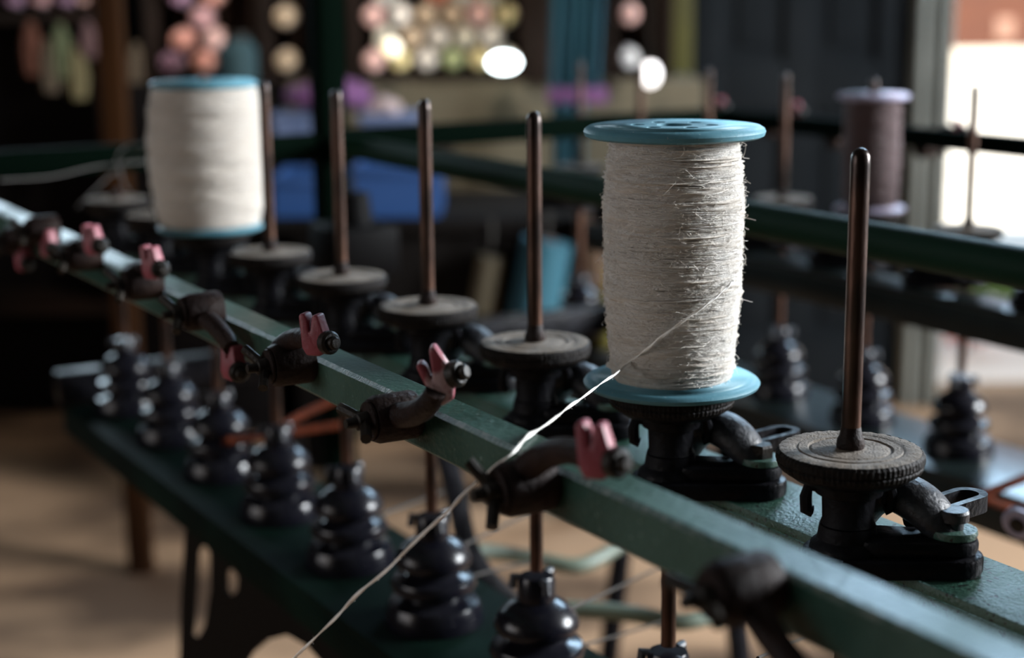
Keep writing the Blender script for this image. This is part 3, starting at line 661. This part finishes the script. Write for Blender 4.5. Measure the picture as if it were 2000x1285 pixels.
def guide(hub, arm, clip, tilt, label, vv=.3785, sgn=1, yawc=0, wing=.6, cs=.95, cm=None):
    # hub, arm and clip were measured on the plane just in front of the rail; sgn = -1 mirrors for the far rail
    if isinstance(hub[0], int) and sgn == 1:
        hu, hz = at_v(*hub, vv-.028); A = [at_v(x, y, vv-.014) for x, y in arm]; cu, cz = at_v(*clip, vv-.012)
    else: (hu, hz), A, (cu, cz) = hub, arm, clip
    o = thing('thread_guide', label, 'thread guide', tuple(M(hu, vv, hz)), YAW, 'thread guides clamped to the rails')
    F = lambda d, a, b: (-sgn*d, a-hu, b-hz)
    rot = Vector((-sgn, 0, 0)).to_track_quat('Z', 'Y').to_matrix()
    put('clamp_hub', mesh('clamp_hub', lathe(BM(), [(0,.0003), (.0125,.0003), (.0130,.002), (.0128,.022), (.0112,.0255), (0,.0255)], 28, (0,0,0), rot=rot), RUST), o)
    put('rusty_ring', mesh('rusty_ring', lathe(BM(), [(.0, .0256), (.0100,.0256), (.0104,.0265), (.0100,.0275), (0,.0275)], 24, (0,0,0), rot=rot), RUST), o)
    bm = BM(); lathe(bm, [(0,.0276), (.0052,.0276), (.0045,.0335), (.0030,.0340), (.0026,.0400), (0,.0403)], 16, (0,0,0), rot=rot)
    for s in (-1, 1):
        d = Vector((0, math.cos(wing), math.sin(wing)))*s
        tube(bm, [Vector((-sgn*.030,0,0))+d*.003, Vector((-sgn*.033,0,0))+d*.010, Vector((-sgn*.036,0,0))+d*.0165], .0030, 8, flat=1.0)
    put('wing_nut', mesh('wing_nut', bm, NUT), o)
    pts = [F(.014, hu, hz)]+[F(.014, a, b) for a, b in A]
    put('arm', mesh('arm', tube(BM(), smooth_path(pts, 6), .0072, 12, rf=lambda t: 1.05-.28*t), RUST, 60), o)
    c = put('clip', cm or CLIP, o, loc=F(.012, cu, cz)); c.rotation_euler = (math.radians(tilt), 0, math.radians(yawc)); c.scale = (cs,)*3
    put('clip_nut', CNUT, c)
    return o
guide((968,960), [(1020,925),(1060,892),(1105,880),(1150,890)], (1165,878), 0, 'dark thread guide with blurred pink clip standing before the sharp cream spool', yawc=38, wing=.9)
guide((716,822), [(770,812),(812,806),(840,785),(852,762)], (850,722), -14, 'sharp thread guide whose raised pink clip is patched with pale painted light', yawc=58, wing=.3, cm=CLIP_LIT)
guide((520,716), [(545,690),(563,668),(585,660),(605,662)], (616,652), 0, 'thread guide with upright pink clip on the rail below the third pad from cream spool', yawc=40)
guide((352,612), [(385,615),(415,632),(440,660),(452,680)], (455,705), 10, 'thread guide whose arm droops, its pink clip hanging below the rail', yawc=20)
guide((240,556), [(252,538),(268,525),(285,524)], (298,512), 0, 'blurred thread guide with pink clip just below the plump white spool', yawc=30)
guide((128,502), [(140,485),(155,478),(170,478)], (182,468), 0, 'blurred thread guide with dark pink clip left of the plump white spool', yawc=30)
guide((50,452), [(62,450),(75,455),(88,462)], (95,474), 5, 'dim thread guide with pink clip hanging below the rail at far left', yawc=20)
guide((5,470), [(18,472),(28,482),(38,492)], (45,503), 5, 'dimmest thread guide with clip at the left picture edge', yawc=20)
guide((1385,1165), [(1425,1150),(1475,1195),(1520,1262),(1600,1355)], (1625,1390), 10, 'large blurred thread guide arm slanting down at the bottom right', wing=.2)
FG = ['far-rail thread guide with pink clip behind the right spindle pad row, by the doorway', 'far-rail thread guide hidden behind the maroon spool', 'far-rail thread guide with red clip behind the bare rod at the grey door', 'far-rail thread guide with red clip between teal spool flange and grey door rod']
for i, (px, py) in enumerate([(1872,247),(1690,232),(1556,212),(1408,203)]):
    cu_, cz_ = at_v(px, py, 1.572)
    guide((cu_+.055, cz_-.032), [(cu_+.04,cz_-.018), (cu_+.025,cz_-.006), (cu_+.010,cz_-.006)], (cu_, cz_), 0, FG[i], vv=1.560, sgn=-1, yawc=30, cs=.8)

# ---- spools
def flange_bm(R, z0, th, up, holes=True):
    bm = BM(); ri = R-.010; zt_, zb_ = (z0, z0-th)
    lathe(bm, [(ri, zt_), (R-.003, zt_-.0004), (R-.0008, zt_-.0018), (R, zt_-th*.5), (R-.0008, zb_+.0012), (R-.003, zb_), (ri, zb_)], 96)
    hl = [circ(0, 0, .0105, 32)]
    if holes: hl += [circ(.0215*math.cos(a), .0215*math.sin(a), .0044, 16) for a in [.35+k*PI/3 for k in range(6)]]
    holed_plate(bm, circ(0, 0, ri, 96), hl, zb_, zt_)
    bmesh.ops.remove_doubles(bm, verts=bm.verts, dist=1e-5)
    return bm
def wool_surface(prof_r, z0, z1, n=180, seg=128, amp=.0006, seedv=1):
    rnd = random.Random(seedv); ph = [rnd.uniform(0, 6.28) for _ in range(8)]
    bm = BM(); prof = []
    for i in range(n+1):
        t = i/n; prof.append((prof_r(t), z0+(z1-z0)*t))
    jit = [rnd.gauss(0, 1) for _ in range(n+1)]
    def mod(k, a, r, zz):
        d = amp*(.9*jit[k]+.8*math.sin(a*2+k*.21+ph[0])+.5*math.sin(a*5-k*.4+ph[1])+.4*math.sin(a*11+k*1.3+ph[2]))
        return r+d, zz+.0004*math.sin(a+ph[3]+k*.05)
    return lathe(bm, prof, seg, mod=mod)
def strands(prof_r, z0, z1, count, r=.00032, seedv=2, off=.0004, tiltmax=.0022):
    rnd = random.Random(seedv); bm = BM(); H = z1-z0
    for _ in range(count):
        t0 = rnd.random(); a0 = rnd.uniform(0, 2*PI); span = rnd.uniform(.5, 3.2); n = int(span*9)+2
        tilt = rnd.gauss(0, tiltmax); w1, w2 = rnd.uniform(.3, 1.2), rnd.uniform(0, 6.28); o_ = off+abs(rnd.gauss(0, off)); rr = r*rnd.uniform(.7, 1.6)
        pts = []
        for k in range(n):
            s = k/(n-1); t = min(.995, max(.005, t0+tilt*(s-.5)*span/H+.0003*math.sin(s*9*w1+w2)/H))
            R = prof_r(t)+o_*math.sin(PI*s)**.5*1.0-(.0006 if k in (0, n-1) else 0); a = a0+s*span
            pts.append((R*math.cos(a), R*math.sin(a), z0+H*t))
        tube(bm, pts, rr, 4)
    return bm
def fuzz(prof_r, z0, z1, count, seedv=3, L=.0027, wd=.00011):
    rnd = random.Random(seedv); bm = BM(); H = z1-z0
    for _ in range(count):
        t = rnd.random(); a = rnd.uniform(0, 2*PI); R = prof_r(t); l = L*rnd.uniform(.3, 1.3)*(2.2 if rnd.random() < .04 else 1)
        n = Vector((math.cos(a), math.sin(a), 0)); T = Vector((-math.sin(a), math.cos(a), 0)); p = n*(R-.0002)+Vector((0, 0, z0+H*t))
        cu = rnd.gauss(0, 1)*l; cz = rnd.gauss(-.15, .6)*l; pts = [p, p+n*l*.45+T*cu*.3+Vector((0,0,cz*.3)), p+n*l*rnd.uniform(.3, .8)+T*cu*.8+Vector((0,0,cz*.9)), p+n*l*rnd.uniform(.1, .8)+T*cu*1.2+Vector((0,0,cz*1.2))]
        tube(bm, smooth_path(pts, 2), wd, 3)
    return bm
def spool(u, v, zb, H, RF, prof_r, label, fm, ym, name='bobbin', nstr=600, nf=0, th=.006, holes=True, seedv=1, amp=.0006, fz=FUZZ, sm=None):
    o = thing(name, label, 'spool', tuple(M(u, v, zb)), YAW, 'spools on the winding machine')
    b = put('bottom_flange', mesh('bottom_flange', flange_bm(RF, th, th, True, False), fm, 40), o)
    t = put('top_flange', mesh('top_flange', flange_bm(RF, H, .0072, True, holes), fm, 40), o)
    put('barrel', mesh('barrel', lathe(BM(), [(.0108, H-.0005), (.0108, .003)], 32), fm), o)
    y = put('yarn_winding', mesh('yarn_winding', wool_surface(prof_r, th, H-.0072, amp=amp, seedv=seedv), ym, 80), o)
    if nstr: put('wound_strands', mesh('wound_strands', strands(prof_r, th+.0005, H-.0078, nstr, seedv=seedv+1), sm or ym, 80), y, kind='stuff')
    if nf: put('loose_fibres', mesh('loose_fibres', fuzz(prof_r, th+.001, H-.008, nf, seedv+2), fz, 80), y, kind='stuff')
    return o
def interp(tab):
    def f(t):
        for (a, ra), (b, rb) in zip(tab, tab[1:]):
            if t <= b: s = (t-a)/(b-a); s = s*s*(3-2*s)*.5+s*.5; return ra+(rb-ra)*s
        return tab[-1][1]
    return f
pr1 = interp([(0,.0350), (.06,.0362), (.2,.0378), (.38,.0402), (.55,.0402), (.72,.0408), (.85,.0396), (.93,.0380), (1,.0372)])
ZS = ZD+.0009
sp1 = spool(U1+SP, VN, ZS, 1.1215-ZS, .0538, pr1, 'sharp cream wool spool with teal flanges, thread leaving its front', TEAL, WOOL, nstr=2300, nf=13000, sm=STRAND, amp=.0011)
pr2 = interp([(0,.0500), (.15,.0545), (.4,.0580), (.6,.0585), (.85,.0560), (.96,.0530), (1,.0500)])
spool(U1+6*SP, VN, ZS, .152, .0535, pr2, 'plump blurred white spool, fully wound, at the left', TEAL, WOOL, nstr=500, seedv=11, amp=.0009)
pr3 = interp([(0,.0300), (.1,.0330), (.5,.0335), (.9,.0330), (1,.0310)])
spool(UF+SP, VF, ZF+.0009, .140, .0425, pr3, 'maroon yarn spool with lilac grey flanges on the far row', LILAC, MAROON, nstr=200, seedv=21, holes=False)

# ---- loose details on the sharp spool
def cylhit(px, py, R, ax=U1+SP, av=VN):
    c = M(ax, av, 0); r = ray(px, py); A = r.x**2+r.y**2; B = -2*(r.x*c.x+r.y*c.y); D = c.x**2+c.y**2-R*R
    q = B*B-4*A*D; t = (-B-math.sqrt(q))/(2*A) if q > 0 else -B/(2*A)
    return EYE+r*t
path = [cylhit(x, y, pr1((cylhit(x, y, .04).z-ZS-.006)/(.145))+.0040) for x, y in [(1432,548),(1419,562),(1385,590),(1345,619),(1300,652),(1262,682),(1225,712)]]
RT = at_z(1035, 851, .9884); Q0 = path[-1]
path += [Q0.lerp(RT, k/4)+Vector((0, 0, .0035*math.sin(PI*k/4)*0)) for k in (1, 2, 3)]+[RT]
for x, y, v in [(1000,884,.374),(950,926,.362),(905,966,.350),(860,1012,.343),(770,1098,.330),(700,1160,.321),(640,1222,.313),(560,1297,.305),(440,1400,.293)]:
    u_, z_ = at_v(x, y, v); path.append(M(u_, v, z_))
rnd = random.Random(5)
def slub(t): return 1+.22*math.sin(61*t)+.14*math.sin(143*t+1)+(1.0*math.exp(-((t-.525)/.009)**2))+(.5*math.exp(-((t-.70)/.012)**2))+.25*math.exp(-((t-.80)/.02)**2)
pp = smooth_path(path, 14)
strand1, strand2 = [], []
for i, p in enumerate(pp):
    t = (pp[min(i+1, len(pp)-1)]-pp[max(i-1, 0)]).normalized(); a = t.cross(Vector((0,0,1))).normalized(); b = a.cross(t); th = i*.30
    j = Vector((math.sin(i*.21)*.0003, 0, math.cos(i*.31)*.0003)) if i > 60 else Vector((0,0,0))
    spread = .00030
    strand1.append(p+(a*math.cos(th)+b*math.sin(th))*spread+j); strand2.append(p-(a*math.cos(th)+b*math.sin(th))*spread+j)
yt = thing('yarn_thread', 'thin cream thread running from the sharp spool over the green rail to bottom left', 'thread', tuple(pp[0]))
for s_ in (strand1, strand2):
    put('ply', mesh('ply', tube(BM(), [q-pp[0] for q in s_], .00048, 6, rf=slub), YARN, 80), yt)
bm = BM()
for k in range(160):
    i = rnd.randrange(40, len(pp)-2); p = pp[i]-pp[0]; d = Vector((rnd.gauss(0,1), rnd.gauss(0,1), rnd.gauss(0,1))).normalized()*.0018
    tube(bm, [p, p+d*.6, p+d+Vector((0,0,-.0004))], .00005, 3)
put('stray_fibres', mesh('stray_fibres', bm, YARN, 80), yt, kind='stuff')
# curl of yarn at the right silhouette of the spool
p = at_d(1431, 685, .985); q = Matrix.Rotation(0, 3, 'X')
bm = BM(); tube(bm, [CR*(.0016*math.cos(a))+CU*(.0016*math.sin(a)) for a in [k*.5 for k in range(12)]]+[CR*(-.004)+CU*(-.001), CR*(-.008)+CU*(.0005)], .00032, 6)
put('yarn_curl', mesh('yarn_curl', bm, YARN, 80), sp1.children[3], loc=None).matrix_parent_inverse = Matrix.Identity(4)
cu = [o for o in bpy.data.objects if o.name.startswith('yarn_curl')][0]
cu.matrix_world = Matrix.Translation(p)
Rl = Matrix.Rotation(-YAW, 4, 'Z'); cu.parent = sp1; cu.location = Rl @ (p-M(U1+SP, VN, ZS)); cu.rotation_euler = (0, 0, -YAW)
p = cylhit(1343, 523, .0418)
bm = BM(); tube(bm, [(0,0,.0014), (.0004,-.0002,.0005), (0,-.0002,-.0006), (-.0005,0,-.0013)], .00035, 6, rf=lambda t: 1.2-.8*t)
fl = put('seed_fleck', mesh('seed_fleck', bm, CORD, 80), sp1); fl.location = Rl @ (p-M(U1+SP, VN, ZS)); fl.rotation_euler = (0, 0, -YAW)

# ---- drive cords and belts
def cordt(name, pts, r, m, label, cat, grp=None, n=6):
    P = [at_d(*p) for p in pts]; t = thing(name, label, cat, tuple(P[0]), 0, grp)
    put('band', mesh('band', tube(BM(), smooth_path([q-P[0] for q in P], n), r, 8), m, 60), t); return t
g = 'drive cords of the pulleys'
cordt('drive_cord', [(1112,1190,1.18),(1200,1150,1.3),(1320,1092,1.45)], .0011, CORD, 'upper dark cord running right from the nearest visible pulley stack', 'cord', g)
cordt('drive_cord', [(1105,1268,1.18),(1200,1243,1.3),(1320,1206,1.45)], .0011, CORD, 'lower dark cord running right from the nearest visible pulley stack', 'cord', g)
cordt('drive_cord', [(905,1065,1.33),(1000,1018,1.45),(1090,975,1.58),(1130,960,1.65)], .0013, CORD, 'dark cord slanting up right from the second pulley stack behind the wing nut', 'cord', g)
cordt('drive_cord', [(905,1130,1.33),(1000,1105,1.45),(1070,1098,1.5)], .0012, CORD, 'short dark cord between the two nearest pulley stacks', 'cord', g)
cordt('drive_cord', [(745,1005,1.47),(800,985,1.55),(870,958,1.65)], .0016, CORD, 'blurred dark cord right of the third pulley stack', 'cord', g)
cordt('drive_cord', [(1480,1285,.9),(1560,1248,1.1),(1600,1225,1.2)], .001, CORD, 'dark cord crossing below the rail behind the slanting guide arm', 'cord', g)
b = 'orange-brown belts'
cordt('flat_belt', [(545,835,1.62),(600,805,1.72),(680,770,1.85)], .0045, REDBELT, 'orange-brown belt rising under the green rail left of the sharp guide hub', 'belt', b)
cordt('flat_belt', [(440,862,1.62),(540,848,1.72),(680,828,1.85)], .0045, REDBELT, 'darker red-brown belt below the rising orange one at left', 'belt', b)
cordt('flat_belt', [(1770,893,1.9),(1850,886,1.9),(1925,872,1.95)], .0052, REDBELT, 'orange-brown belt just right of the nearest worn spindle pad', 'belt', b)
cordt('flat_belt', [(1880,985,1.40),(1930,962,1.45),(2010,930,1.52)], .0045, REDBELT, 'upper reddish belt at the right picture edge', 'belt', b)
cordt('flat_belt', [(1900,960,1.5),(1950,985,1.55),(2015,1000,1.6)], .0045, REDBELT, 'lower reddish belt at the right picture edge', 'belt', b)
cordt('loose_yarn', [(240,345,1.95),(228,310,1.9),(250,285,1.9),(290,290,1.9),(235,320,1.92),(245,365,1.95),(275,395,1.95),(310,405,1.95)], .0009, LOOSE, 'loose pale yarn loop left of the plump white spool', 'yarn')
cordt('loose_yarn', [(150,405,1.9),(180,375,1.9),(225,335,1.92),(240,330,1.92)], .0008, LOOSE, 'faint slack yarn dipping from the loop to the left', 'yarn')
cordt('loose_yarn', [(0,352,1.8),(100,345,1.85),(190,325,1.9),(290,315,1.95)], .0010, LOOSE, 'faint level yarn at the far left above the rail end', 'yarn')
p = at_d(1992, 1020, 1.25)
t = thing('idler_wheel', 'pale blurred round wheel at the right picture edge below the belts', 'wheel', tuple(p), YAW)
put('rim', mesh('rim', lathe(BM(), [(.006,-.004), (.011,-.005), (.0135,-.003), (.0125,0), (.0135,.003), (.011,.005), (.006,.004)], 24, rot=Vector((1,.3,.3)).normalized().to_track_quat('Z','Y').to_matrix()), LILAC), t)
lp = Matrix.Rotation(-YAW, 3, 'Z') @ (Vector((M(0, .97, .64).x, M(0, .97, .64).y, .64))-p)
lp = Vector((lp.x, 0, lp.z))
put('support_arm', mesh('support_arm', tube(BM(), [(0,0,0), (.02, 0, -.03), lp*.6, lp], .005, 8), BLACK), t)
put('hub', mesh('hub', lathe(BM(), [(0,-.006), (.006,-.006), (.006,.006), (0,.006)], 16, rot=Vector((1,.3,.3)).normalized().to_track_quat('Z','Y').to_matrix()), NUT), t)
